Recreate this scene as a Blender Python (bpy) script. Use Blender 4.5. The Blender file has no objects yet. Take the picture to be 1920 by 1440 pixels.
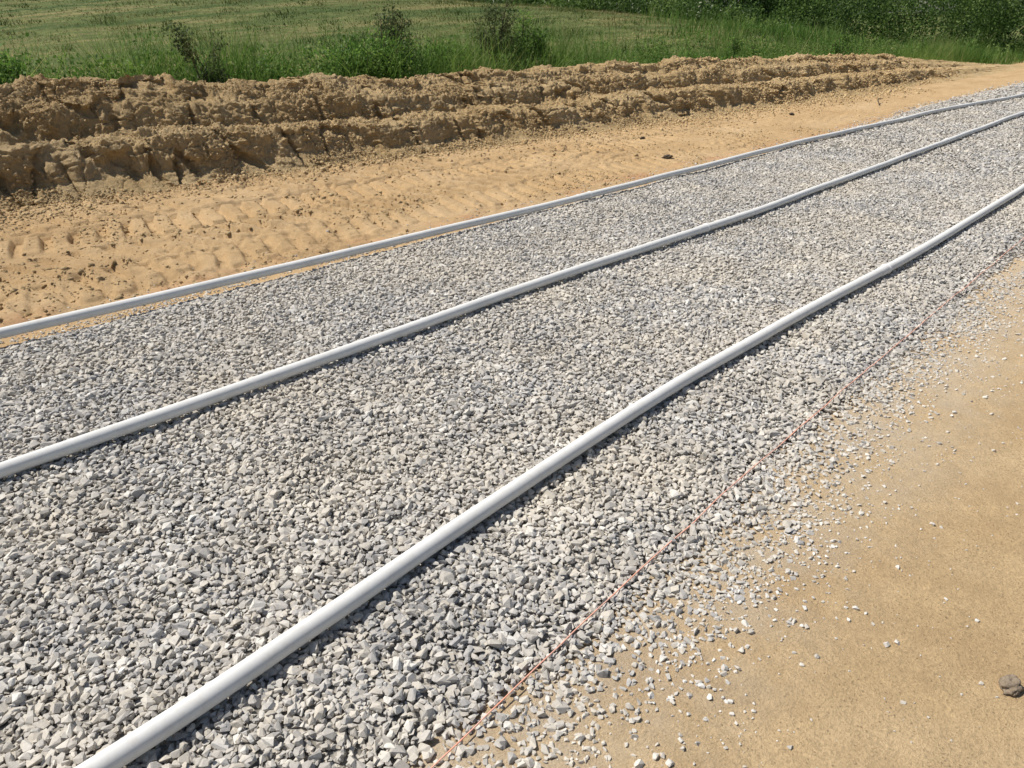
import bpy, bmesh, math, numpy as np
from mathutils import Vector
rng = np.random.default_rng(7)
C = bpy.context.scene.collection
R2 = math.sqrt(2)

# ---------------------------------------------------------------- noise
def _h(x, y, s):
    h = (x*374761393 + y*668265263 + s*1442695041) & 0xffffffff
    h = ((h ^ (h >> 13))*1274126177) & 0xffffffff
    h = h ^ (h >> 16)
    return (h & 0xffff)/65535.0
def vn(x, y, s=0):
    x = np.asarray(x, float); y = np.asarray(y, float)
    xi = np.floor(x).astype(np.int64); yi = np.floor(y).astype(np.int64)
    fx = x-xi; fy = y-yi
    fx = fx*fx*(3-2*fx); fy = fy*fy*(3-2*fy)
    a = _h(xi, yi, s); b = _h(xi+1, yi, s); c = _h(xi, yi+1, s); d = _h(xi+1, yi+1, s)
    return ((a*(1-fx)+b*fx)*(1-fy)+(c*(1-fx)+d*fx)*fy)*2-1
def fbm(x, y, s=0, o=3):
    r = 0; a = 1.0; t = 0
    for i in range(o):
        r = r + a*vn(x*(2.03**i)+i*7.3, y*(2.03**i)-i*3.1, s+i*11); t += a; a *= 0.5
    return r/t
def billow(x, y, s=0, o=3):
    r = 0; a = 1.0; t = 0
    for i in range(o):
        r = r + a*(2*np.sqrt(np.abs(vn(x*(2.1**i)+i*5.3, y*(2.1**i)-i*2.1, s+i*13)))-1.1); t += a; a *= 0.55
    return r/t
def worley(x, y, s=0):
    """distance to nearest cell point, gap to second nearest, random value of the cell"""
    x = np.asarray(x, float); y = np.asarray(y, float)
    xi = np.floor(x).astype(np.int64); yi = np.floor(y).astype(np.int64)
    d1 = np.full(x.shape, 9.0); d2 = np.full(x.shape, 9.0); cr = np.zeros(x.shape)
    for i in (-1, 0, 1):
        for j in (-1, 0, 1):
            a = xi+i; b = yi+j
            d = np.hypot(a+_h(a, b, s)-x, b+_h(a, b, s+101)-y)
            n = d < d1
            d2 = np.where(n, d1, np.minimum(d2, d)); cr = np.where(n, _h(a, b, s+202), cr); d1 = np.where(n, d, d1)
    return d1, d2-d1, cr
def ss(a, b, x):
    t = np.clip((x-a)/(b-a), 0, 1); return t*t*(3-2*t)

# ---------------------------------------------------------------- terrain functions (x along pipes, y across)
def toe(T):
    return np.interp(T, [-6, 1.4, 4.2, 7.7, 13.7, 23, 40], [8.2, 7.95, 7.7, 7.35, 6.85, 6.45, 6.3])
def edge_r(T):
    T = np.asarray(T, float)
    return np.interp(T, [0, 2.2, 3.2, 4.7, 6.3, 10], [0.68, 0.75, 0.80, 0.84, 0.94, 1.02]) + 0.10*fbm(T*1.5, np.zeros_like(T)+3.3, 5, 4)
def edge_l(T):
    return np.interp(T, [-4, 3, 9, 13, 16, 30], [4.56, 4.60, 4.64, 4.77, 5.05, 5.05]) + 0.06*fbm(np.asarray(T)*1.7, np.zeros_like(T)+8.3, 6, 3)
def gravel_top(T, N):
    return 0.014*fbm(T*0.9, N*1.1, 21, 3)+0.008*fbm(T*2.6, N*2.8, 22, 2)
def hill(T, N):
    X = (T-N)/R2; Y = (T+N)/R2
    f = np.sqrt(np.clip((13-X)/22, 0, 1))
    h = 2.30*ss(9, 36, Y)*f*(1-0.55*ss(36, 46, Y))
    return h*ss(9, 13, N)
def sand_z(T, N, detail=True):
    z = -0.03 + 0.006*fbm(T*0.8, N*0.8, 1, 3)
    w = ss(4.62, 4.95, N)
    if detail:
        far = np.interp(T, [2, 6, 10, 16], [1.2, 1.05, 0.6, 0.32])
        rough = 0.022*fbm(T*2.0, N*2.2, 2, 3)+0.010*fbm(T*8, N*9, 3, 3)
        wx = 0.4*fbm(T*5, N*5, 7, 2); wy = 0.4*fbm(T*5, N*5, 8, 2)
        d1, gp, cr = worley(T*5+wx, N*7+wy, 9)
        blk = 0.042*(cr-0.5)*ss(0.0, 0.09, gp)-0.014*(1-ss(0.0, 0.07, gp))
        d1, gp, cr = worley(T*13+wx*2, N*15+wy*2, 10)
        blk = blk+0.020*(cr-0.5)*ss(0.0, 0.15, gp)
        patch = np.clip(0.65+1.3*fbm(T*0.8, N*1.0, 14, 2), 0.1, 1)
        def strip(c, wd, per, sl, seed):
            cc = c+0.06*vn(T*0.5, T*0, seed+9)
            m = ss(cc-wd-0.03, cc-wd, N)*(1-ss(cc+wd, cc+wd+0.03, N))
            ph = (T+sl*(N-cc)+0.018*vn(T*5, N*5, seed))/per
            fr = ph-np.floor(ph)
            bar = ss(0.0, 0.08, fr)*(1-ss(0.60, 0.69, fr))
            fade = np.clip(0.75+1.2*fbm(T*0.7, N*1.2, seed+4, 3)+0.4*fbm(T*4, N*4, seed+6, 2), 0.0, 1)
            return m*fade*(bar-0.62), m*fade
        tk = 0; mm = 0
        for amp, args in ((0.038, (4.9+0.20*T, 0.26, 0.22, 0.1, 35)), (0.054, (7.28-0.055*T, 0.25, 0.235, 0.20, 31)), (0.044, (6.55-0.04*T, 0.28, 0.20, -0.25, 33)),
                          (0.042, (5.85-0.02*T, 0.27, 0.22, 0.35, 37)), (0.028, (5.22+0.0*T, 0.22, 0.20, -0.3, 39))):
            s_, m_ = strip(*args); tk = tk*(1-0.75*m_)+amp*s_; mm = np.maximum(mm, m_)
        rut = -0.03*np.exp(-((N-(6.85-0.045*T))/0.05)**2)
        z = z + w*far*(rough*(1-0.3*mm)+blk*patch*(1-0.55*mm)+tk+rut+0.014)
        z = z + (0.005*fbm(T*5, N*5, 12, 3)+0.0024*billow(T*22, N*22, 13, 3))*(1-w)
    z = z - 0.05*ss(0.95, 1.3, N)*(1-ss(4.35, 4.5, N))
    z = z + hill(T, N)
    g = ss(9.5, 11, N)
    z = z + g*(0.1+0.05*fbm(T*0.6, N*0.6, 9, 3))
    return z
def Hs(T):
    return np.interp(T, [-6, 1.5, 4.5, 8, 14, 18, 22, 26, 31], [1.14, 1.06, 0.90, 0.78, 0.78, 0.69, 0.54, 0.30, 0.0])

# ---------------------------------------------------------------- mesh helpers
def make_mesh(name, V, polys, smooth=True, mat=None, attrs=None):
    me = bpy.data.meshes.new(name)
    V = np.asarray(V, np.float32)
    me.vertices.add(len(V)); me.vertices.foreach_set("co", V.ravel())
    li = np.concatenate([p.ravel() for p in polys]).astype(np.int32)
    st = []; o = 0
    for p in polys:
        st.append(o+np.arange(len(p))*p.shape[1]); o += p.size
    st = np.concatenate(st).astype(np.int32)
    me.loops.add(len(li)); me.loops.foreach_set("vertex_index", li)
    me.polygons.add(len(st)); me.polygons.foreach_set("loop_start", st)
    me.update(calc_edges=True)
    me.polygons.foreach_set("use_smooth", np.full(len(st), smooth, dtype=bool))
    if attrs:
        for k, a in attrs.items():
            at = me.attributes.new(k, 'FLOAT', 'POINT'); at.data.foreach_set("value", np.asarray(a, np.float32))
    me.validate()
    ob = bpy.data.objects.new(name, me); C.objects.link(ob)
    if mat: me.materials.append(mat)
    return ob
def grid(ts, ns, zf):
    T, N = np.meshgrid(ts, ns, indexing='ij')
    Z = zf(T, N)
    V = np.stack([T.ravel(), N.ravel(), Z.ravel()], 1)
    a, b = len(ts), len(ns)
    i = (np.arange(a-1)[:, None]*b+np.arange(b-1)[None, :]).ravel()
    F = np.stack([i, i+b, i+b+1, i+1], 1)
    return V, F, T.ravel(), N.ravel()
def tag(o, label=None, cat=None, kind=None, group=None):
    if label: o["label"] = label
    if cat: o["category"] = cat
    if kind: o["kind"] = kind
    if group: o["group"] = group

# ---------------------------------------------------------------- materials
def newmat(name):
    m = bpy.data.materials.new(name); m.use_nodes = True
    nt = m.node_tree; b = nt.nodes["Principled BSDF"]
    b.inputs["Roughness"].default_value = 0.95
    b.inputs["Specular IOR Level"].default_value = 0.2
    return m, nt, b
class NB:
    def __init__(s, nt): s.nt = nt; s.tc = nt.nodes.new("ShaderNodeTexCoord")
    def noise(s, sc, det=4, ro=0.6, vec=None):
        n = s.nt.nodes.new("ShaderNodeTexNoise"); n.inputs["Scale"].default_value = sc
        n.inputs["Detail"].default_value = det; n.inputs["Roughness"].default_value = ro
        s.nt.links.new(vec or s.tc.outputs["Object"], n.inputs["Vector"]); return n.outputs["Fac"]
    def mapped(s, scale, rot=0.0):
        n = s.nt.nodes.new("ShaderNodeMapping"); n.inputs["Scale"].default_value = scale; n.inputs["Rotation"].default_value = (0, 0, rot)
        s.nt.links.new(s.tc.outputs["Object"], n.inputs["Vector"]); return n.outputs[0]
    def vor(s, sc, feat='F1', out="Distance"):
        n = s.nt.nodes.new("ShaderNodeTexVoronoi"); n.inputs["Scale"].default_value = sc; n.feature = feat
        s.nt.links.new(s.tc.outputs["Object"], n.inputs["Vector"]); return n.outputs[out]
    def ramp(s, f, stops):
        n = s.nt.nodes.new("ShaderNodeValToRGB"); e = n.color_ramp.elements
        while len(e) < len(stops): e.new(0.5)
        for k, (p, c) in enumerate(stops):
            e[k].position = p; e[k].color = (c, c, c, 1) if isinstance(c, (int, float)) else (*c, 1)
        s.nt.links.new(f, n.inputs[0]); return n.outputs[0]
    def mix(s, f, a, b, t='MIX'):
        n = s.nt.nodes.new("ShaderNodeMix"); n.data_type = 'RGBA'; n.blend_type = t
        for sock, v in ((n.inputs[0], f), (n.inputs[6], a), (n.inputs[7], b)):
            if isinstance(v, (int, float)): sock.default_value = v
            elif isinstance(v, tuple): sock.default_value = (*v, 1)
            else: s.nt.links.new(v, sock)
        return n.outputs[2]
    def math(s, op, a, b=0.0):
        n = s.nt.nodes.new("ShaderNodeMath"); n.operation = op
        for k, v in enumerate((a, b)):
            if isinstance(v, (int, float)): n.inputs[k].default_value = v
            else: s.nt.links.new(v, n.inputs[k])
        return n.outputs[0]
    def attr(s, nm):
        n = s.nt.nodes.new("ShaderNodeAttribute"); n.attribute_name = nm; return n.outputs["Fac"]
    def bump(s, h, dist, st, prev=None):
        n = s.nt.nodes.new("ShaderNodeBump"); n.inputs["Strength"].default_value = st; n.inputs["Distance"].default_value = dist
        s.nt.links.new(h, n.inputs["Height"])
        if prev: s.nt.links.new(prev, n.inputs["Normal"])
        return n.outputs[0]

# ground: sand + grassland
m_ground, nt, b = newmat("ground_surface"); q = NB(nt)
sep = nt.nodes.new("ShaderNodeSeparateXYZ"); nt.links.new(q.tc.outputs["Object"], sep.inputs[0])
sand = q.ramp(q.noise(1.1, 6, 0.62), [(0.25, (0.55, 0.375, 0.195)), (0.48, (0.67, 0.48, 0.262)), (0.75, (0.75, 0.565, 0.34))])
side = q.ramp(q.math('SUBTRACT', sep.outputs["Y"], 4.0), [(0.2, 0.0), (0.8, 1.0)])
sand = q.mix(side, sand, (0.90, 0.86, 0.82), 'MULTIPLY')
fine = q.ramp(q.noise(110, 4, 0.8), [(0.3, 0.62), (0.55, 1.0), (0.8, 1.2)])
sand = q.mix(0.9, sand, fine, 'MULTIPLY')
sand = q.mix(0.8, sand, q.ramp(q.noise(11, 7, 0.82), [(0.3, 0.80), (0.7, 1.12)]), 'MULTIPLY')
spk = q.ramp(q.vor(60), [(0.05, 1.0), (0.24, 0.0)])
spm = q.ramp(q.noise(2.6, 5, 0.7), [(0.38, 0.0), (0.58, 0.95)])
sand = q.mix(q.math('MULTIPLY', spk, spm), sand, (0.20, 0.135, 0.075))
damp = q.ramp(q.noise(1.8, 8, 0.8), [(0.48, 0.0), (0.62, 0.55)])
sand = q.mix(damp, sand, (0.47, 0.325, 0.175))
band = q.ramp(q.math('ABSOLUTE', q.math('SUBTRACT', sep.outputs["Y"], 4.80)), [(0.03, 0.4), (0.20, 0.0)])
band = q.math('MULTIPLY', band, q.ramp(q.noise(3.0, 4), [(0.45, 0.0), (0.62, 1.0)]))
sand = q.mix(band, sand, (0.58, 0.28, 0.15))
dst = q.ramp(sep.outputs["Y"], [(0.35, 0.0), (0.85, 0.7), ])
dst = q.math('MULTIPLY', dst, q.ramp(q.noise(5, 6, 0.75), [(0.35, 0.15), (0.6, 1.0)]))
dst = q.math('MULTIPLY', dst, q.ramp(q.math('SUBTRACT', 1.8, sep.outputs["Y"]), [(0.0, 0.0), (0.5, 1.0)]))
sand = q.mix(dst, sand, (0.60, 0.52, 0.41))
gr = q.ramp(q.noise(0.5, 7, 0.78, q.mapped((0.3, 1.8, 1), 0.5)), [(0.38, (0.055, 0.095, 0.022)), (0.5, (0.125, 0.15, 0.045)), (0.62, (0.25, 0.215, 0.09))])
gr = q.mix(0.85, gr, q.ramp(q.noise(4, 7, 0.8), [(0.3, 0.45), (0.7, 1.4)]), 'MULTIPLY')
col = q.mix(q.attr("grass"), sand, gr)
nt.links.new(col, b.inputs["Base Color"])
bm1 = q.bump(q.noise(20, 7, 0.85), 0.03, 0.6)
bm2 = q.bump(q.noise(110, 4, 0.8), 0.006, 0.95, bm1)
nt.links.new(bm2, b.inputs["Normal"])

m_berm, nt, b = newmat("berm_soil"); q = NB(nt)
c1 = q.ramp(q.noise(1.6, 6, 0.65), [(0.28, (0.57, 0.39, 0.185)), (0.5, (0.70, 0.505, 0.262)), (0.75, (0.77, 0.58, 0.33))])
c1 = q.mix(0.85, c1, q.ramp(q.noise(50, 5, 0.8), [(0.3, 0.66), (0.7, 1.2)]), 'MULTIPLY')
nt.links.new(c1, b.inputs["Base Color"])
bb = q.bump(q.noise(30, 6, 0.85), 0.05, 0.85); bb = q.bump(q.noise(90, 4, 0.8), 0.015, 1.0, bb)
nt.links.new(bb, b.inputs["Normal"])

m_clod, nt, b = newmat("clod_soil"); q = NB(nt)
c1 = q.ramp(q.attr("shade"), [(0.0, (0.57, 0.40, 0.20)), (1.0, (0.75, 0.56, 0.315))])
c1 = q.mix(0.8, c1, q.ramp(q.noise(60, 4, 0.75), [(0.3, 0.7), (0.7, 1.2)]), 'MULTIPLY')
nt.links.new(c1, b.inputs["Base Color"])
nt.links.new(q.bump(q.noise(90, 5, 0.8), 0.02, 1.0), b.inputs["Normal"])

m_bed, nt, b = newmat("gravel_bed_dust"); q = NB(nt)
c1 = q.ramp(q.vor(60, out="Color"), [(0.2, (0.22, 0.205, 0.18)), (0.8, (0.46, 0.43, 0.38))])
nt.links.new(c1, b.inputs["Base Color"])
nt.links.new(q.bump(q.vor(60), 0.012, 1.0), b.inputs["Normal"])

m_stone, nt, b = newmat("crushed_limestone"); q = NB(nt)
c1 = q.ramp(q.attr("shade"), [(0.0, (0.30, 0.295, 0.29)), (0.16, (0.41, 0.398, 0.385)), (0.40, (0.51, 0.49, 0.46)),
                              (0.60, (0.555, 0.51, 0.44)), (0.80, (0.63, 0.605, 0.56)), (1.0, (0.76, 0.74, 0.69))])
c1 = q.mix(0.8, c1, q.ramp(q.noise(130, 4, 0.7), [(0.3, 0.74), (0.7, 1.15)]), 'MULTIPLY')
dust = q.ramp(q.noise(1.1, 6, 0.7), [(0.42, 0.0), (0.62, 0.6)])
c1 = q.mix(dust, c1, (0.60, 0.54, 0.445))
c1 = q.mix(0.6, c1, q.ramp(q.noise(2.4, 4, 0.6), [(0.32, 0.84), (0.62, 1.06)]), 'MULTIPLY')
nt.links.new(c1, b.inputs["Base Color"]); b.inputs["Roughness"].default_value = 0.88
nt.links.new(q.bump(q.noise(260, 3, 0.7), 0.002, 0.5), b.inputs["Normal"])

m_pipe, nt, b = newmat("pale_grey_pvc"); q = NB(nt)
c1 = q.ramp(q.noise(6, 5, 0.7), [(0.3, (0.70, 0.695, 0.67)), (0.7, (0.79, 0.785, 0.765))])
c1 = q.mix(q.ramp(q.noise(30, 5, 0.8), [(0.48, 0.0), (0.75, 0.5)]), c1, (0.61, 0.56, 0.48))
nt.links.new(c1, b.inputs["Base Color"]); b.inputs["Roughness"].default_value = 0.75
b.inputs["Specular IOR Level"].default_value = 0.18
m_ring, nt, b = newmat("white_pvc"); b.inputs["Base Color"].default_value = (0.82, 0.82, 0.81, 1); b.inputs["Roughness"].default_value = 0.5
m_string, nt, b = newmat("orange_twine"); q = NB(nt)
nt.links.new(q.ramp(q.noise(12, 3), [(0.35, (0.76, 0.46, 0.37)), (0.65, (0.92, 0.42, 0.28))]), b.inputs["Base Color"])

def leafmat(name, stops, tr=0.35):
    m, nt, b = newmat(name); q = NB(nt)
    c = q.ramp(q.attr("shade"), stops)
    nt.links.new(c, b.inputs["Base Color"]); b.inputs["Roughness"].default_value = 0.6
    t = nt.nodes.new("ShaderNodeBsdfTranslucent"); nt.links.new(c, t.inputs["Color"])
    mx = nt.nodes.new("ShaderNodeMixShader"); mx.inputs[0].default_value = tr
    out = nt.nodes["Material Output"]
    nt.links.new(b.outputs[0], mx.inputs[1]); nt.links.new(t.outputs[0], mx.inputs[2]); nt.links.new(mx.outputs[0], out.inputs[0])
    return m
m_leaf = leafmat("leaf_green", [(0, (0.055, 0.12, 0.022)), (0.5, (0.14, 0.265, 0.048)), (1, (0.28, 0.42, 0.10))], 0.45)
m_leafd = leafmat("leaf_dark_green", [(0, (0.05, 0.08, 0.025)), (0.6, (0.12, 0.16, 0.06)), (1, (0.23, 0.25, 0.11))], 0.45)
m_thick = leafmat("thicket_leaf", [(0, (0.028, 0.062, 0.015)), (0.5, (0.105, 0.185, 0.042)), (0.93, (0.27, 0.36, 0.11)), (0.97, (0.60, 0.62, 0.45))], 0.4)
m_weed = leafmat("tall_grass_blade", [(0, (0.06, 0.135, 0.023)), (0.6, (0.18, 0.30, 0.06)), (1, (0.42, 0.41, 0.18))], 0.45)
m_turf = leafmat("mown_grass_blade", [(0, (0.06, 0.10, 0.024)), (0.5, (0.145, 0.17, 0.048)), (1, (0.35, 0.29, 0.135))], 0.3)
m_bark, nt, b = newmat("bark"); q = NB(nt)
nt.links.new(q.ramp(q.noise(40, 4), [(0.3, (0.06, 0.045, 0.03)), (0.7, (0.14, 0.11, 0.08))]), b.inputs["Base Color"])
m_char, nt, b = newmat("dark_bark"); q = NB(nt)
nt.links.new(q.ramp(q.noise(80, 4), [(0.3, (0.03, 0.026, 0.022)), (0.7, (0.09, 0.075, 0.062))]), b.inputs["Base Color"])
m_dark, nt, b = newmat("dark_mud"); q = NB(nt)
nt.links.new(q.ramp(q.noise(30, 5, 0.7), [(0.3, (0.07, 0.05, 0.035)), (0.7, (0.18, 0.14, 0.10))]), b.inputs["Base Color"])
nt.links.new(q.bump(q.noise(60, 5, 0.75), 0.01, 1.0), b.inputs["Normal"])
m_dry, nt, b = newmat("dry_mud"); q = NB(nt)
nt.links.new(q.ramp(q.noise(50, 5, 0.75), [(0.3, (0.25, 0.19, 0.13)), (0.7, (0.48, 0.39, 0.29))]), b.inputs["Base Color"])
nt.links.new(q.bump(q.noise(120, 5, 0.8), 0.008, 1.0), b.inputs["Normal"])

# ---------------------------------------------------------------- ground sheet
def geo(a, b_, n): return list(np.geomspace(a, b_, n))
ts = np.array([-x for x in geo(2, 400, 16)][::-1] + list(np.arange(-1.6, 0, 0.1)) + list(np.arange(0, 10, 0.016)) +
              list(np.arange(10, 20, 0.05)) + list(np.arange(20, 36, 0.12)) + list(np.arange(36, 60, 0.8)) + geo(60, 500, 16))
ns = np.array([-x for x in geo(1.5, 400, 16)][::-1] + list(np.arange(-1.4, 0, 0.03)) + list(np.arange(0, 1.2, 0.018)) + list(np.arange(1.2, 4.5, 0.25)) +
              list(np.arange(4.5, 8.3, 0.016)) + list(np.arange(8.3, 14, 0.15)) + list(np.arange(14, 60, 0.6)) + geo(60, 500, 16))
V, F, TT, NN = grid(ts, ns, sand_z)
off = np.interp(TT, [20, 31], [2.3, 0.6])
nz = 0.25*fbm(TT*1.5, NN*1.5, 61, 3)
gm = np.maximum(ss(0, 0.35, NN-(toe(TT)+off)+nz), ss(40, 44, TT+nz*4))
gobj = make_mesh("ground", V, [F], True, m_ground, {"grass": gm}); tag(gobj, "sandy graded ground running into mown grass field", "ground", "structure")

# gravel bed sheet
ts = np.concatenate([np.arange(-5, 14, 0.05), np.arange(14, 45, 0.3)]); nu = 90; us = np.linspace(0, 1, nu)
TG, U = np.meshgrid(ts, us, indexing='ij')
er = edge_r(TG)+0.16; el = edge_l(TG)-0.02
NG = er+(el-er)*U
d = np.minimum(NG-er+0.12, el-NG)
ZG = gravel_top(TG, NG)*ss(0, 0.5, d)-0.010-0.045*(1-ss(0, 0.5, d))
i = (np.arange(len(ts)-1)[:, None]*nu+np.arange(nu-1)[None, :]).ravel()
bed = make_mesh("gravel_bed", np.stack([TG.ravel(), NG.ravel(), ZG.ravel()], 1), [np.stack([i, i+nu, i+nu+1, i+1], 1)], True, m_bed)
tag(bed, "dusty base layer of the grey gravel bed", "gravel bed", "structure")

# berm: swept tiered profile, clods displaced along the surface normal
xs = np.array([-0.45, -0.05, 0.22, 0.32, 0.40, 0.60, 0.80, 0.95, 1.02, 1.10, 1.26, 1.38, 1.46, 1.64, 1.95, 2.5, 3.1])
ys = np.array([-0.12, -0.02, 0.13, 0.35, 0.46, 0.50, 0.45, 0.47, 0.63, 0.75, 0.80, 0.86, 0.97, 1.0, 0.90, 0.30, -0.14])
al = np.concatenate([[0], np.cumsum(np.hypot(np.diff(xs), np.diff(ys)*0.85))])
Sv = np.concatenate([np.arange(0, 2.8, 0.014), np.arange(2.8, al[-1], 0.05)])
ts = np.concatenate([np.arange(-5, 0, 0.08), np.arange(0, 11, 0.014), np.arange(11, 20, 0.028), np.arange(20, 31.5, 0.06)])
TG, SG = np.meshgrid(ts, Sv, indexing='ij')
n0 = np.interp(SG, al, xs); p0 = np.interp(SG, al, ys)
mrg = np.clip(0.5+1.6*fbm(TG*0.5, TG*0+1.0, 44, 3), 0, 1)
g9 = np.linspace(0, 1, 9)
xs2 = np.interp(SG/al[-1], g9, np.interp(g9*al[-1], al, xs))
ys2 = np.interp(SG/al[-1], g9, np.interp(g9*al[-1], al, ys))
n0 = n0*(1-0.42*mrg)+xs2*0.42*mrg; p0 = p0*(1-0.42*mrg)+ys2*0.42*mrg
hh = Hs(TG)
notch = np.abs(fbm(TG*2.6, SG*0.7+3, 59, 2))
NG = toe(TG)+n0+0.15*fbm(TG*0.8, SG*0.4, 41, 3)+0.07*fbm(TG*3.2, SG*1.2, 42, 3)+0.10*np.exp(-(notch/0.06)**2)
ZG = -0.02+p0*hh*(1+0.13*fbm(TG*0.9, SG*0.8, 45, 3))+0.2*hill(TG, NG)
def nrm(a, b_, c):
    du = [np.gradient(v, axis=0) for v in (a, b_, c)]; dv = [np.gradient(v, axis=1) for v in (a, b_, c)]
    nx = du[1]*dv[2]-du[2]*dv[1]; ny = du[2]*dv[0]-du[0]*dv[2]; nz_ = du[0]*dv[1]-du[1]*dv[0]
    l = np.sqrt(nx*nx+ny*ny+nz_*nz_)+1e-9
    return nx/l, ny/l, nz_/l
nx, ny, nz_ = nrm(TG, NG, ZG)
wx = 0.3*fbm(TG*5, SG*5, 51, 2); wy = 0.3*fbm(TG*5, SG*5, 52, 2)
def clods(sc, amp, seed, keep):
    d1, g, c = worley(TG*sc+wx, SG*sc+wy, seed)
    dome = np.sqrt(np.clip(1-(d1/0.62)**2, 0, 1))*ss(0, 0.25, g)
    return amp*dome*ss(1-keep, 1, c)
_, g1, c1_ = worley(TG*2.6+wx, SG*3.2+wy, 58)
blocks = 0.08*(c1_-0.5)*ss(0, 0.08, g1)-0.035*(1-ss(0, 0.06, g1))
body = np.clip((p0+0.02)*5, 0, 1)
crag = fbm(TG*1.3, SG*1.8, 57, 2)
disp = 0.045*fbm(TG*2.2, SG*2.8, 46, 3)+0.030*billow(TG*6, SG*6, 47, 4)+blocks*np.clip(0.6-crag, 0, 1)+clods(4.5, 0.05, 53, 0.30)+clods(9, 0.036, 54, 0.5)+clods(19, 0.024, 55, 0.85) \
    + clods(34, 0.012, 56, 0.9) + 0.008*vn(TG*36, SG*36, 50) - 0.03
disp = disp*body*np.clip(hh*1.6, 0.12, 1)*(0.85+0.4*crag)
TG2 = TG+nx*disp; NG2 = NG+ny*disp; ZG2 = ZG+nz_*disp-0.25*(hh < 0.01)
ZG2[:, -1] -= 0.5
nb = len(Sv)
i = (np.arange(len(ts)-1)[:, None]*nb+np.arange(nb-1)[None, :]).ravel()
BV = np.stack([TG2.ravel(), NG2.ravel(), ZG2.ravel()], 1)
berm = make_mesh("sand_berm", BV, [np.stack([i, i+nb, i+nb+1, i+1], 1)], True, m_berm)
tag(berm, "long lumpy windrow of tan excavated sand", "sand berm", "structure")

# ---------------------------------------------------------------- stones
def stone_variant(n, seed, power=0.80):
    r = np.random.default_rng(seed)
    P = r.normal(size=(n, 3)); P /= np.linalg.norm(P, axis=1)[:, None]
    P = np.sign(P)*np.abs(P)**power
    P *= r.uniform(0.84, 1.08, (n, 1))
    bm = bmesh.new()
    for p in P: bm.verts.new(p)
    res = bmesh.ops.convex_hull(bm, input=bm.verts)
    junk = list({e for e in res["geom_interior"] if isinstance(e, bmesh.types.BMVert)})
    if junk: bmesh.ops.delete(bm, geom=junk, context='VERTS')
    bmesh.ops.triangulate(bm, faces=bm.faces)
    bmesh.ops.recalc_face_normals(bm, faces=bm.faces)
    bm.verts.ensure_lookup_table(); bm.verts.index_update()
    Vv = np.array([v.co[:] for v in bm.verts]); Ff = np.array([[v.index for v in f.verts] for f in bm.faces])
    bm.free(); return Vv, Ff
def scatter(P, S, tilt, variants, shade):
    n = len(P)
    yaw = rng.uniform(0, 2*np.pi, n); ax = rng.uniform(0, 2*np.pi, n); tl = rng.normal(0, tilt, n)
    cy, sy = np.cos(yaw), np.sin(yaw)
    Rz = np.zeros((n, 3, 3)); Rz[:, 0, 0] = cy; Rz[:, 0, 1] = -sy; Rz[:, 1, 0] = sy; Rz[:, 1, 1] = cy; Rz[:, 2, 2] = 1
    ux, uy = np.cos(ax), np.sin(ax); c, s = np.cos(tl), np.sin(tl); k = 1-c
    Rt = np.zeros((n, 3, 3))
    Rt[:, 0, 0] = c+ux*ux*k; Rt[:, 0, 1] = ux*uy*k; Rt[:, 0, 2] = uy*s
    Rt[:, 1, 0] = ux*uy*k; Rt[:, 1, 1] = c+uy*uy*k; Rt[:, 1, 2] = -ux*s
    Rt[:, 2, 0] = -uy*s; Rt[:, 2, 1] = ux*s; Rt[:, 2, 2] = c
    M = np.einsum('nij,njk->nik', Rt, Rz)*S[:, None, :]
    vi = rng.integers(0, len(variants), n)
    VV, FF, SH = [], [], []; o = 0
    for k_, (v, f) in enumerate(variants):
        m = np.where(vi == k_)[0]
        if not len(m): continue
        w = np.einsum('nij,vj->nvi', M[m], v)+P[m][:, None, :]
        VV.append(w.reshape(-1, 3))
        FF.append((f[None]+(np.arange(len(m))*len(v))[:, None, None]+o).reshape(-1, 3)); o += len(m)*len(v)
        SH.append(np.repeat(shade[m], len(v)))
    return np.concatenate(VV), np.concatenate(FF), np.concatenate(SH)
def jgrid(t0, t1, n0, n1, d):
    a, b_ = np.meshgrid(np.arange(t0, t1, d), np.arange(n0, n1, d), indexing='ij')
    a = a.ravel()+rng.uniform(-.5, .5, a.size)*d; b_ = b_.ravel()+rng.uniform(-.5, .5, b_.size)*d
    return a, b_
def inview(T, N, mg=0.8):
    X = (T-N)/R2; Y = (T+N)/R2
    return (Y > 0.7) & (np.abs(X) < 0.80*Y+mg)
var_hi = [stone_variant(14, 100+k) for k in range(30)]
var_md = [stone_variant(10, 200+k) for k in range(24)]
var_lo = [stone_variant(8, 300+k) for k in range(16)]
parts = []
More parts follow.
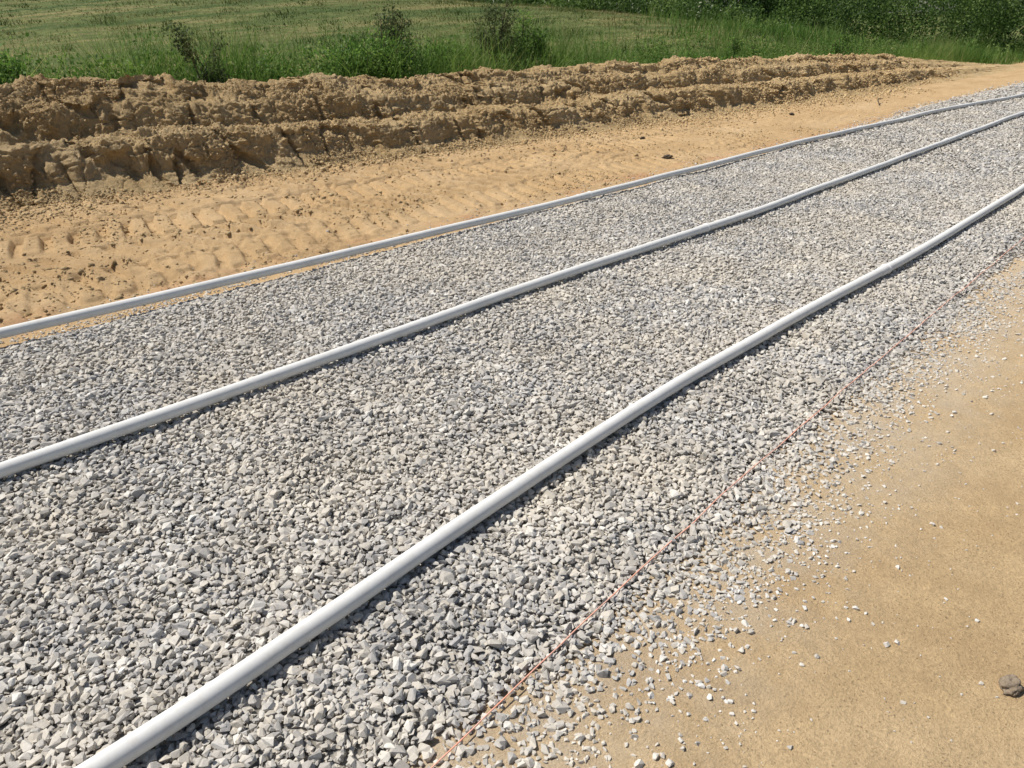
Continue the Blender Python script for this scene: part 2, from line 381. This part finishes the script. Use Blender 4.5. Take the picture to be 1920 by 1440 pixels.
def gravel_layer(t0, t1, d, size, dz, jz, variants, keep=1.0):
    T, N = jgrid(t0, t1, 0.35, 5.3, d)
    m = inview(T, N) & (rng.random(len(T)) < keep); T, N = T[m], N[m]
    er, el = edge_r(T), edge_l(T); dd = np.minimum(N-er, el-N)
    right = (N-er) < (el-N)
    wd = np.where(right, 0.28, 0.10)
    pr = np.where(dd > wd, 1.0, np.where(dd > 0, 0.42+0.58*dd/wd, np.exp(dd/0.08)*0.38))
    pr = pr*np.where(dd < wd, np.clip(0.85+1.0*fbm(T*4, N*4, 77, 3), 0.08, 1.2), 1)
    m = rng.random(len(T)) < pr; T, N, dd, right = T[m], N[m], dd[m], right[m]
    r = size*np.exp(rng.normal(0, 0.31, len(T)))
    r = np.clip(r, size*0.45, size*2.0)*(0.60+0.40*ss(-0.08, 0.30, dd))
    S = np.stack([r*rng.uniform(1.0, 1.35, len(r)), r*rng.uniform(0.72, 1.0, len(r)), r*rng.uniform(0.5, 0.85, len(r))], 1)
    edge = np.where(right, ss(0.0, 0.60, dd+0.03), ss(0.0, 0.28, dd))
    base = gravel_top(T, N)*edge-0.042*(1-edge)
    z = base+dz*edge+rng.uniform(-jz, jz, len(T))*(0.4+0.6*edge)
    sz = sand_z(T, N)+S[:, 2]*0.40
    z = np.where(dd > 0.45, z, np.where(dd < 0.05, sz, np.maximum(z, np.minimum(sz, z+0.05)*(N < 1.25)+z*(N >= 1.25))))
    clump = 0.14*fbm(T*6, N*6, 71, 2)
    sh = np.clip(rng.beta(1.9, 1.9, len(T))+clump+0.2*(dd < 0), 0, 1)
    parts.append(scatter(np.stack([T, N, z], 1), S, 0.40, variants, sh))
gravel_layer(-0.8, 5.0, 0.0180, 0.0105, -0.003, 0.004, var_md)
gravel_layer(-0.8, 5.0, 0.0235, 0.0118, 0.004, 0.006, var_hi, 0.85)
gravel_layer(5.0, 9.5, 0.0210, 0.0118, 0.000, 0.004, var_md)
gravel_layer(5.0, 9.5, 0.0350, 0.0125, 0.006, 0.004, var_md, 0.8)
gravel_layer(9.5, 17.0, 0.031, 0.0170, 0.002, 0.005, var_lo)
gravel_layer(17.0, 34.0, 0.056, 0.027, 0.002, 0.006, var_lo)
n = 8000
T = rng.uniform(-0.5, 14, n); dd = rng.exponential(0.14, n)
side = rng.random(n) < 0.90
N = np.where(side, edge_r(T)-dd+0.08, edge_l(T)+dd*0.6)
m = inview(T, N) & (rng.random(n) < np.clip(0.6+1.2*fbm(T*3, N*3, 78, 2), 0, 1)); T, N = T[m], N[m]
r = np.clip(0.0048*np.exp(rng.normal(0, 0.45, len(T))), 0.002, 0.011)
S = np.stack([r*1.2, r*0.9, r*0.65], 1)
parts.append(scatter(np.stack([T, N, sand_z(T, N)+S[:, 2]*0.5], 1), S, 0.3, var_hi, rng.random(len(T))*0.4+0.6))
n = 1300
T = rng.uniform(0, 9, n); N = 0.75-np.abs(rng.normal(0, 0.9, n)); r = rng.uniform(0.001, 0.0042, n); S = np.stack([r*1.2, r*0.9, r*0.65], 1)
parts.append(scatter(np.stack([T, N, sand_z(T, N)+S[:, 2]*0.5], 1), S, 0.3, var_hi, rng.random(n)*0.3+0.7))
o = 0; VV = []; FF = []; SH = []
for v, f, s in parts:
    VV.append(v); FF.append(f+o); SH.append(s); o += len(v)
gr_ob = make_mesh("gravel", np.concatenate(VV), [np.concatenate(FF)], False, m_stone, {"shade": np.concatenate(SH)})
tag(gr_ob, "grey crushed limestone gravel spread between the pipes", "gravel", "stuff")
print("gravel tris", sum(len(f) for f in FF))

# ---------------------------------------------------------------- soil crumbs
vis = (BV[:, 0] > -0.5) & (BV[:, 0] < 24) & (SG.ravel() < 2.5) & (BV[:, 2] > -0.03)
ids = np.where(vis)[0]
wt = np.where(BV[ids, 0] < 11, 1.0, np.where(BV[ids, 0] < 20, 1.5, 3.0))*np.clip(0.35+1.4*fbm(BV[ids, 0]*1.4, SG.ravel()[ids]*2.5, 66, 2), 0.02, 1)*(1+1.2*(SG.ravel()[ids] < 0.9))
ids = rng.choice(ids, 70000, p=wt/wt.sum())
P = BV[ids]+rng.normal(0, 0.008, (len(ids), 3))*[1, 1, 0.3]
r = np.clip(0.0065*np.exp(rng.normal(0, 0.52, len(P))), 0.003, 0.030)*np.interp(P[:, 0], [8, 20], [1, 1.5])
a1 = scatter(P, np.stack([r*1.15, r, r*0.85], 1), 0.6, var_md, rng.random(len(P)))
n = 22000
T = 20*rng.random(n)**1.2-0.3; N = toe(T)+0.15-rng.exponential(0.25, n)
r = np.clip(0.0075*np.exp(rng.normal(0, 0.58, n)), 0.003, 0.036)*np.interp(T, [8, 20], [1, 1.5])
a3 = scatter(np.stack([T, N, sand_z(T, N)+r*0.1], 1), np.stack([r*1.15, r, r*0.8], 1), 0.6, var_md, rng.random(n))
n = 36000
T = 12*rng.random(n)**1.3-0.2; N = rng.uniform(4.75, 7.7, n)
m = rng.random(n) < np.clip(0.35+1.3*fbm(T*1.6, N*2.2, 67, 2), 0.03, 1); T, N = T[m], N[m]
r = np.clip(0.006*np.exp(rng.normal(0, 0.6, len(T))), 0.0025, 0.030)
a2 = scatter(np.stack([T, N, sand_z(T, N)], 1), np.stack([r*1.2, r, r*0.7], 1), 0.6, var_md, rng.random(len(T))*0.8)
A = [a1, a2, a3]; o = 0; FF = []
for a_ in A: FF.append(a_[1]+o); o += len(a_[0])
cl = make_mesh("soil_crumbs", np.vstack([a_[0] for a_ in A]), [np.vstack(FF)], True, m_clod, {"shade": np.concatenate([a_[2] for a_ in A])})
tag(cl, "loose tan soil crumbs over the sand berm", "soil crumbs", "stuff")

# ---------------------------------------------------------------- tubes
def catmull(P, step):
    P = [np.array(p, float) for p in P]; P = [2*P[0]-P[1]]+P+[2*P[-1]-P[-2]]; out = []
    for k in range(1, len(P)-2):
        a, b_, c, d_ = P[k-1:k+3]; L = np.linalg.norm(c-b_); n = max(2, int(L/step))
        for t in np.arange(n)/n:
            out.append(0.5*((2*b_)+(-a+c)*t+(2*a-5*b_+4*c-d_)*t*t+(-a+3*b_-3*c+d_)*t**3))
    out.append(P[-2]); return np.array(out)
def tube(P, R, seg=20, caps=True):
    P = np.asarray(P, float); n = len(P); R = np.broadcast_to(R, (n,)) if np.ndim(R) else np.full(n, R)
    D = np.gradient(P, axis=0); D /= np.linalg.norm(D, axis=1)[:, None]+1e-12
    up = np.array([0, 0, 1.0]) if abs(D[0, 2]) < 0.9 else np.array([1.0, 0, 0])
    A = np.cross(D, up); A /= np.linalg.norm(A, axis=1)[:, None]+1e-12; B = np.cross(A, D)
    th = np.arange(seg)/seg*2*np.pi
    V = P[:, None, :]+R[:, None, None]*(np.cos(th)[None, :, None]*A[:, None, :]+np.sin(th)[None, :, None]*B[:, None, :])
    V = V.reshape(-1, 3)
    k = np.arange(n-1)[:, None]*seg; j = np.arange(seg)[None, :]; j2 = (j+1) % seg
    F = np.stack([k+j, k+j2, k+seg+j2, k+seg+j], -1).reshape(-1, 4)
    if caps:
        c0 = len(V); V = np.vstack([V, P[0], P[-1]]); jj = np.arange(seg)
        T3 = np.vstack([np.stack([np.full(seg, c0), (jj+1) % seg, jj], 1),
                        np.stack([np.full(seg, c0+1), (n-1)*seg+jj, (n-1)*seg+(jj+1) % seg], 1)])
        return V, F, T3
    return V, F, np.zeros((0, 3), int)

PR = 0.0295
lines = [
 ([(-3, 1.40), (-1, 1.42), (.122, 1.431), (.702, 1.471), (1.29, 1.52), (2.55, 1.590), (3.4, 1.582), (5.057, 1.560), (6.38, 1.556), (8.67, 1.582), (12, 1.66), (17, 1.6), (24, 1.7), (32, 1.65)],
  [-1.2, 5.057, 11.1, 17.2, 23.2], "pale grey plastic pipe beside the faded orange string"),
 ([(-3, 3.0), (-1, 2.99), (.264, 2.986), (1.356, 2.988), (3.087, 2.998), (5.125, 2.980), (6.77, 2.980), (9.68, 3.034), (15.4, 3.14), (20, 3.1), (26, 3.15), (32, 3.1)],
  [-1.0, 5.125, 11.2, 17.3, 23.4], "pale grey plastic pipe lying between two other pipes"),
 ([(-3, 4.5), (-1, 4.5), (.611, 4.484), (1.44, 4.445), (2.372, 4.424), (3.739, 4.401), (5.378, 4.388), (7.175, 4.378), (9.726, 4.385), (12.04, 4.32), (15.25, 4.23), (18.83, 3.96), (25, 3.9), (32, 3.9)],
  [-0.7, 5.378, 11.5, 17.6, 23.7], "pale grey plastic pipe bordering the rutted tan sand"),
]
for li, (pts, cps, lab) in enumerate(lines):
    P2 = catmull([(a*1.011, b_*1.011, 0) for a, b_ in pts], 0.06)
    zz = np.array([gravel_top(np.array(p[0]), np.array(p[1])) for p in P2])
    ker = np.hanning(33); ker /= ker.sum(); zz = np.convolve(np.pad(zz, 16, mode='edge'), ker, 'valid')
    P2[:, 2] = zz+PR+0.014+0.005*fbm(P2[:, 0]*1.0, P2[:, 0]*0+li, 85, 2)
    P2[:, 1] += 0.005*fbm(P2[:, 0]*0.7, P2[:, 0]*0+li, 86, 2)
    v, f4, f3 = tube(P2, PR, 28)
    po = make_mesh("pipe", v, [f4, f3], True, m_pipe); tag(po, lab, "pipe", group="pipes laid along the gravel bed")
    for c in cps:
        k = int(np.argmin(np.abs(P2[:, 0]-c*1.011))); base = P2[k]; dr = P2[k+1]-P2[k-1]; dr /= np.linalg.norm(dr)
        prof = [(-0.085, PR+0.0006), (-0.080, PR+0.0025), (-0.03, PR+0.0035), (0.028, PR+0.0035), (0.032, PR+0.005), (0.052, PR+0.005), (0.056, PR+0.0006)]
        pp = np.array([base+dr*a for a, _ in prof]); rr = np.array([r_ for _, r_ in prof])
        v, f4, f3 = tube(pp, rr, 28, False)
        co = make_mesh("coupling", v, [f4], False, m_pipe)
        co.parent = po
        pp = np.array([base+dr*a for a in (0.0335, 0.036, 0.046, 0.0485)]); rr = np.array([PR+0.005, PR+0.0075, PR+0.0075, PR+0.005])
        v, f4, f3 = tube(pp, rr, 28, False)
        rg = make_mesh("rim", v, [f4], False, m_ring); rg.parent = co

# string
sp = catmull([(-1.5, 0.88, 0), (0.2, .925, 0), (.674, .945, 0), (1.5, .99, 0), (2.51, 1.04, 0), (3.8, 1.08, 0), (5.24, 1.12, 0), (6.97, 1.16, 0), (10, 1.2, 0), (16, 1.2, 0)], 0.02)
sp[:, 1] += 0.005*fbm(sp[:, 0]*3, sp[:, 0]*0, 81, 3)
eg = ss(0.0, 0.60, sp[:, 1]-edge_r(sp[:, 0])+0.03)
sp[:, 2] = gravel_top(sp[:, 0], sp[:, 1])*eg-0.042*(1-eg)+0.0150+0.008*fbm(sp[:, 0]*4.3, sp[:, 0]*0, 82, 3)-0.006*ss(3, 7, sp[:, 0])
sp[:, 2] = np.maximum(sp[:, 2], -0.026)
v, f4, f3 = tube(sp, 0.0023, 6)
so = make_mesh("marking_string", v, [f4, f3], True, m_string); tag(so, "thin faded orange string half buried in gravel", "string")

# ---------------------------------------------------------------- clods and twigs
def clod(pos, r, seed, mat, label, name="dirt_clod", cat="dirt clod"):
    bm = bmesh.new(); bmesh.ops.create_icosphere(bm, subdivisions=4, radius=1)
    V = np.array([v.co[:] for v in bm.verts])
    d = 1+0.45*fbm(V[:, 0]*1.8+seed, V[:, 1]*1.8+V[:, 2]*2.1, seed, 3)+0.22*fbm(V[:, 0]*6+V[:, 2]*5, V[:, 1]*6-seed, seed+3, 3)
    V = V*d[:, None]*np.array(r)
    for k, v in enumerate(bm.verts): v.co = V[k]
    me = bpy.data.meshes.new(name); bm.to_mesh(me); bm.free(); me.materials.append(mat)
    for p in me.polygons: p.use_smooth = True
    ob = bpy.data.objects.new(name, me); ob.location = pos; C.objects.link(ob)
    tag(ob, label, cat); return ob
clod((1.93, 0.03, -0.02), (0.032, 0.024, 0.017), 3, m_dry, "grey brown dirt clod on bare packed sand")
clod((7.9, 5.2, 0.0), (0.07, 0.05, 0.03), 5, m_dark, "dark muddy clod on rutted tan sand")
clod((8.9, 6.3, 0.0), (0.04, 0.03, 0.02), 8, m_dark, "small dark clod near the berm toe")
clod((13.0, 6.1, 0.0), (0.05, 0.04, 0.02), 9, m_dark, "small dark clod near the berm toe")
gz = float(gravel_top(np.array(0.42), np.array(2.42)))
bk = clod((0.42, 2.42, gz+0.018), (0.036, 0.011, 0.003), 12, m_char, "flat dark bark chip lying on grey gravel", "bark_chip", "wood chip"); bk.rotation_euler = (0.1, 0.1, -0.75)
def twig(P, r, label):
    P = catmull(P, 0.02); v, f4, f3 = tube(P, np.linspace(r, r*0.4, len(P)), 6)
    o_ = make_mesh("twig", v, [f4, f3], True, m_bark); tag(o_, label, "twig")
twig([(15.6, 5.6, 0.0), (15.9, 5.75, 0.06), (16.3, 5.8, 0.03)], 0.012, "bare stick lying on the sand")

# ---------------------------------------------------------------- vegetation
def blades(T, N, H, W, shade, lean=0.35):
    n = len(T); z = sand_z(T, N, False)
    a = rng.uniform(0, 2*np.pi, n); w = np.stack([np.cos(a), np.sin(a), 0*a], 1)*W[:, None]*0.5
    la = rng.uniform(0, 2*np.pi, n); L = np.stack([np.cos(la), np.sin(la), 0*la], 1)*(H*np.abs(rng.normal(0, lean, n)))[:, None]
    B = np.stack([T, N, z-0.02], 1); up = np.zeros((n, 3)); up[:, 2] = H
    M = B+up*0.55+L*0.3; Tp = B+up*0.97+L
    V = np.stack([B-w, B+w, M+w*0.8, M-w*0.8, Tp], 1).reshape(-1, 3)
    k = np.arange(n)[:, None]*5
    return V, k+np.array([[0, 1, 2, 3]]), k+np.array([[3, 2, 4]]), np.repeat(shade, 5)
def leaves(P, size, shade):
    n = len(P)
    D = rng.normal(size=(n, 3)); D /= np.linalg.norm(D, axis=1)[:, None]
    E = rng.normal(size=(n, 3)); E[:, 2] *= 0.6; E -= D*(E*D).sum(1)[:, None]; E /= np.linalg.norm(E, axis=1)[:, None]
    s = size*rng.uniform(0.6, 1.3, n)
    D = D*s[:, None]; E = E*(s*0.28)[:, None]
    V = np.stack([P-D*0.5, P+E, P+D*0.5, P-E], 1).reshape(-1, 3)
    return V, np.arange(n)[:, None]*4+np.array([[0, 1, 2, 3]]), np.repeat(shade, 4)

n = 95000
T = 34*rng.random(n)**1.15-1.5; U = 2.1+rng.gamma(2.0, 0.6, n); N = toe(T)+np.where(T > 24, U-0.6, U)
pt = 0.5+1.1*fbm(T*0.75, N*0.75, 91, 3)
m = rng.random(n) < np.clip(pt, 0.06, 1); T, N, pt = T[m], N[m], pt[m]
hs = np.interp(T, [-2, 2, 7, 12, 16, 34], [1.15, 1.1, 0.9, 0.68, 0.55, 0.5])
H = hs*np.exp(rng.normal(0, 0.38, len(T)))*np.clip(0.35+0.7*pt, 0.3, 1.15)
shd = np.clip(rng.beta(2, 2.4, len(T))+0.45*fbm(T*0.9, N*0.9, 93, 2), 0, 1)
wv, w4, w3, wsh = blades(T, N, np.clip(H, 0.1, 1.6), rng.uniform(0.006, 0.015, len(T)), shd, 0.42)
n = 36000
X = rng.uniform(4, 34, n); Y = rng.uniform(23, 38, n); T2 = (X+Y)/R2; N2 = (Y-X)/R2
m = (N2 > toe(T2)+np.interp(T2, [20, 31], [2.6, 0.7])) & (rng.random(n) < np.clip((X-5)/6+0.8*fbm(X*0.5, Y*0.5, 99, 2), 0, 1)); T2, N2 = T2[m], N2[m]
H = 0.28*np.exp(rng.normal(0, 0.4, len(T2)))*(1+0.6*vn(T2*0.7, N2*0.7, 97))
xv, x4, x3, xsh = blades(T2, N2, H, rng.uniform(0.015, 0.03, len(T2)), np.clip(rng.beta(2, 2.4, len(T2))-0.1+0.4*fbm(T2*0.5, N2*0.5, 98, 2), 0, 1), 0.4)
nc = 1700; ct = rng.uniform(-2, 30, nc); cn = toe(ct)+2.3+rng.gamma(2, .5, nc)
kp = rng.random(nc) < np.clip(0.6+1.2*fbm(ct*0.6, cn*0.6, 94, 2), 0.1, 1); ct, cn = ct[kp], cn[kp]; nc = len(ct)
ch = np.interp(ct, [-2, 8, 13, 26], [0.9, 0.85, 0.6, 0.55])*rng.uniform(0.3, 1.25, nc)
per = 120
t_ = np.repeat(ct, per)+rng.normal(0, 0.14, nc*per); n_ = np.repeat(cn, per)+rng.normal(0, 0.14, nc*per)
hh_ = np.repeat(ch, per)*rng.random(nc*per)**0.7
lv, l4, lsh = leaves(np.stack([t_, n_, sand_z(t_, n_, False)+hh_], 1), 0.062, np.clip(np.repeat(rng.uniform(0.05, 0.8, nc), per)+rng.normal(0, .15, nc*per), 0, 1))
o1 = len(wv); o2 = o1+len(xv)
wo = make_mesh("tall_grass", np.vstack([wv, xv, lv]), [w4, x4+o1, w3, x3+o1, l4+o2], False, m_weed, {"shade": np.concatenate([wsh, xsh, lsh])})
tag(wo, "strip of tall green grass and weeds behind the berm", "tall grass", "stuff")

n = 160000
X = rng.uniform(-26, 24, n); Y = 11+28*rng.random(n)**1.1
T = (X+Y)/R2; N = (Y-X)/R2
m = (N > toe(T)+2.8) & (np.abs(X) < 0.8*Y+3); T, N = T[m], N[m]
row = 1.1*fbm(T*0.2+N*0.1, N*1.1-T*0.25, 95, 3)+0.8*fbm(T*0.9, N*0.9, 96, 3)
tuft = np.clip(fbm(T*1.2, N*1.2, 87, 2)-0.05, 0, 1)
H = rng.uniform(0.03, 0.09, len(T))*(1+2.8*tuft)
fv, f4, f3, fs = blades(T, N, H, rng.uniform(0.012, 0.028, len(T)), np.clip(rng.beta(2, 2, len(T))*0.6+0.22+0.8*row-0.6*tuft, 0, 1), 0.8)
fo = make_mesh("mown_grass", fv, [f4, f3], False, m_turf, {"shade": fs}); tag(fo, "short mown dry green grass on the slope", "grass", "stuff")

def shrub(name, T, N, h, spread, nst, nleaf, ls, mat, label, cat, seed, bushy=0.5, group=None):
    r = np.random.default_rng(seed)
    z0 = float(sand_z(np.array(T), np.array(N), False))-0.03
    e = bpy.data.objects.new(name, None); e.empty_display_size = 0.2; e.location = (T, N, z0); C.objects.link(e)
    tag(e, label, cat, group=group)
    TV, T4, T3 = [], [], []; o_ = 0; tips = []
    def add(P, R):
        nonlocal o_
        v, a, b_ = tube(P, R, 5); TV.append(v); T4.append(a+o_); T3.append(b_+o_); o_ += len(v)
    for s in range(nst):
        a = r.uniform(0, 2*np.pi); hh = h*r.uniform(0.6, 1.0) if s else h
        ln = spread*r.uniform(0.1, 0.8)
        P = np.array([[0, 0, 0], [ln*.25*np.cos(a), ln*.25*np.sin(a), hh*.35], [ln*.6*np.cos(a)+r.normal(0, .04), ln*.6*np.sin(a)+r.normal(0, .04), hh*.7], [ln*np.cos(a), ln*np.sin(a), hh]])
        P = catmull(P, 0.1); add(P, np.linspace(0.012+0.006*h, 0.003, len(P)))
        nb_ = int(9+h*5)
        for k in range(nb_):
            f = r.uniform(0.1, 0.97); b0 = P[int(f*(len(P)-1))]; aa = r.uniform(0, 2*np.pi)
            L = spread*(1.15-f)*r.uniform(0.4, 1.0)+0.08
            b1 = b0+np.array([np.cos(aa)*L*.6, np.sin(aa)*L*.6, L*r.uniform(.2, .6)]); b2 = b0+np.array([np.cos(aa)*L, np.sin(aa)*L, L*r.uniform(.4, 1.1)])
            Q = catmull([b0, b1, b2], 0.07); add(Q, np.linspace(0.006, 0.002, len(Q))); tips.append(Q)
        tips.append(P[len(P)//3:])
    tk = make_mesh("trunk", np.vstack(TV), [np.vstack(T4), np.vstack(T3)], True, m_bark); tk.parent = e
    pts = []; shd = []
    per = nleaf//len(tips)
    for Q in tips:
        base = r.uniform(0.1, 0.85)
        k = r.integers(0, len(Q), per); pts.append(Q[k]+r.normal(0, 0.035+0.07*bushy*spread, (per, 3))); shd.append(np.clip(base+r.normal(0, .15, per), 0, 1))
    pts = np.vstack(pts); pts[:, 2] = np.abs(pts[:, 2])
    v, f, sh = leaves(pts, ls, np.concatenate(shd))
    cr = make_mesh("crown", v, [f], False, mat, {"shade": sh}); cr.parent = e
    return e
shrub("sapling", 4.45, 10.0, 1.42, 0.40, 5, 4800, 0.05, m_leafd, "sparse dark green sapling in tall grass behind berm", "sapling", 1, 0.5)
shrub("bush", 7.1, 10.3, 1.10, 0.90, 11, 17000, 0.055, m_leaf, "rounded bright green leafy bush behind the berm", "bush", 2, 1.1)
shrub("sapling", 7.75, 10.5, 1.58, 0.55, 7, 4800, 0.048, m_leafd, "thin dark twiggy sapling rising from green bush", "sapling", 3, 0.6)
shrub("bush", 8.9, 10.6, 0.95, 0.8, 9, 12000, 0.055, m_leaf, "low green bush beside a thin sapling", "bush", 4, 1.1)
shrub("sapling", 10.2, 10.65, 1.90, 0.50, 6, 5600, 0.048, m_leafd, "tall narrow sapling with small grey green leaves", "sapling", 5, 0.6)
shrub("sapling", 10.95, 10.5, 1.45, 0.55, 7, 7000, 0.05, m_leaf, "bushy green sapling with upright shoots", "sapling", 6, 0.8)
shrub("bush", 2.2, 10.6, 1.10, 0.7, 8, 9000, 0.06, m_leaf, "leafy green bush standing in tall grass", "bush", 7, 0.9)
for k, (t, n_, h) in enumerate([(15.6, 9.9, .85), (17.4, 9.9, 1.05), (18.6, 10.0, .85), (22.5, 9.6, .95), (23.6, 9.8, 1.1), (27.5, 9.0, .9)]):
    shrub("weed_plant", t, n_, h, 0.16, 4, 900, 0.06, m_leaf, "upright green weed growing behind the berm crest", "weed", 20+k, 0.4, "weeds behind the berm")

# far thicket
cl_ = []
def addcl(x, y, zlo, zhi, n, rlo, rhi, base, wf=0.0):
    for _ in range(n):
        cx = rng.uniform(*x); cy = rng.uniform(*y); cl_.append((cx, cy, rng.uniform(zlo, zhi), rng.uniform(rlo, rhi), rng.uniform(*base), wf*(rng.random() < 0.35)))
addcl((9, 34), (28, 38), 0.0, 0.3, 260, 0.2, 0.55, (0.3, 0.85), 0.02)
addcl((12, 42), (33, 39), 0.3, 2.4, 420, 0.4, 0.9, (0.05, 0.75))
addcl((12, 46), (40, 50), 0.8, 4.2, 300, 0.6, 1.3, (0.0, 0.5))
addcl((-1, 15), (35, 42), 0.0, 0.8, 260, 0.3, 0.7, (0.1, 0.75), 0.08)
addcl((-7, 16), (40, 48), 0.6, 3.6, 460, 0.6, 1.2, (0.0, 0.5))
PP = []; SS = []
for cx, cy, cz, r_, bs, wf in cl_:
    t, n_ = (cx+cy)/R2, (cy-cx)/R2
    if n_ < 7.4+0.3: continue
    z0 = float(sand_z(np.array(t), np.array(n_), False))
    per = int(300*r_**1.4); D = rng.normal(size=(per, 3)); D /= np.linalg.norm(D, axis=1)[:, None]
    D = D*(r_*rng.uniform(0.35, 1.2, per))[:, None]; D[:, 2] *= 0.85
    D *= (1+0.35*vn(D[:, 0]*3+cx, D[:, 1]*3+D[:, 2]*3, 5))[:, None]
    p = D+np.array([t, n_, z0+cz]); p[:, 2] = np.maximum(p[:, 2], z0+0.05); PP.append(p)
    sh = np.clip(bs+rng.normal(0, .12, per), 0, 0.92)
    sh[rng.random(per) < wf] = 1.0
    SS.append(sh)
v, f, sh = leaves(np.vstack(PP), 0.13, np.concatenate(SS))
th = make_mesh("thicket", v, [f], False, m_thick, {"shade": sh}); tag(th, "dense green brush thicket with pale weed flowers", "thicket", "stuff")

# ---------------------------------------------------------------- light, sky, camera
el = math.radians(56); az = (-0.55, 0.835)
sd = Vector((az[0]*math.cos(el), az[1]*math.cos(el), math.sin(el)))
L = bpy.data.lights.new("sun", 'SUN'); L.energy = 5.0; L.angle = math.radians(0.5); L.color = (1.0, 0.95, 0.87)
lo = bpy.data.objects.new("sun", L); lo.rotation_euler = sd.to_track_quat('Z', 'Y').to_euler(); lo.location = (0, 10, 20); C.objects.link(lo)
w = bpy.data.worlds.new("World"); bpy.context.scene.world = w; w.use_nodes = True; nt = w.node_tree
sk = nt.nodes.new("ShaderNodeTexSky"); sk.sky_type = 'NISHITA'; sk.sun_disc = False; sk.sun_elevation = el; sk.sun_rotation = math.atan2(az[0], az[1])
nt.links.new(sk.outputs[0], nt.nodes["Background"].inputs[0]); nt.nodes["Background"].inputs[1].default_value = 0.075
cd = bpy.data.cameras.new("camera"); cd.lens = 25.7; cd.sensor_width = 36; cd.clip_end = 2000; cd.clip_start = 0.05
co = bpy.data.objects.new("camera", cd); co.location = (0, 0, 1.6); co.rotation_euler = (math.radians(90-27.05), 0, math.radians(-45)); C.objects.link(co)
sc = bpy.context.scene; sc.camera = co
sc.view_settings.view_transform = 'Standard'; sc.view_settings.look = 'None'; sc.view_settings.exposure = 0
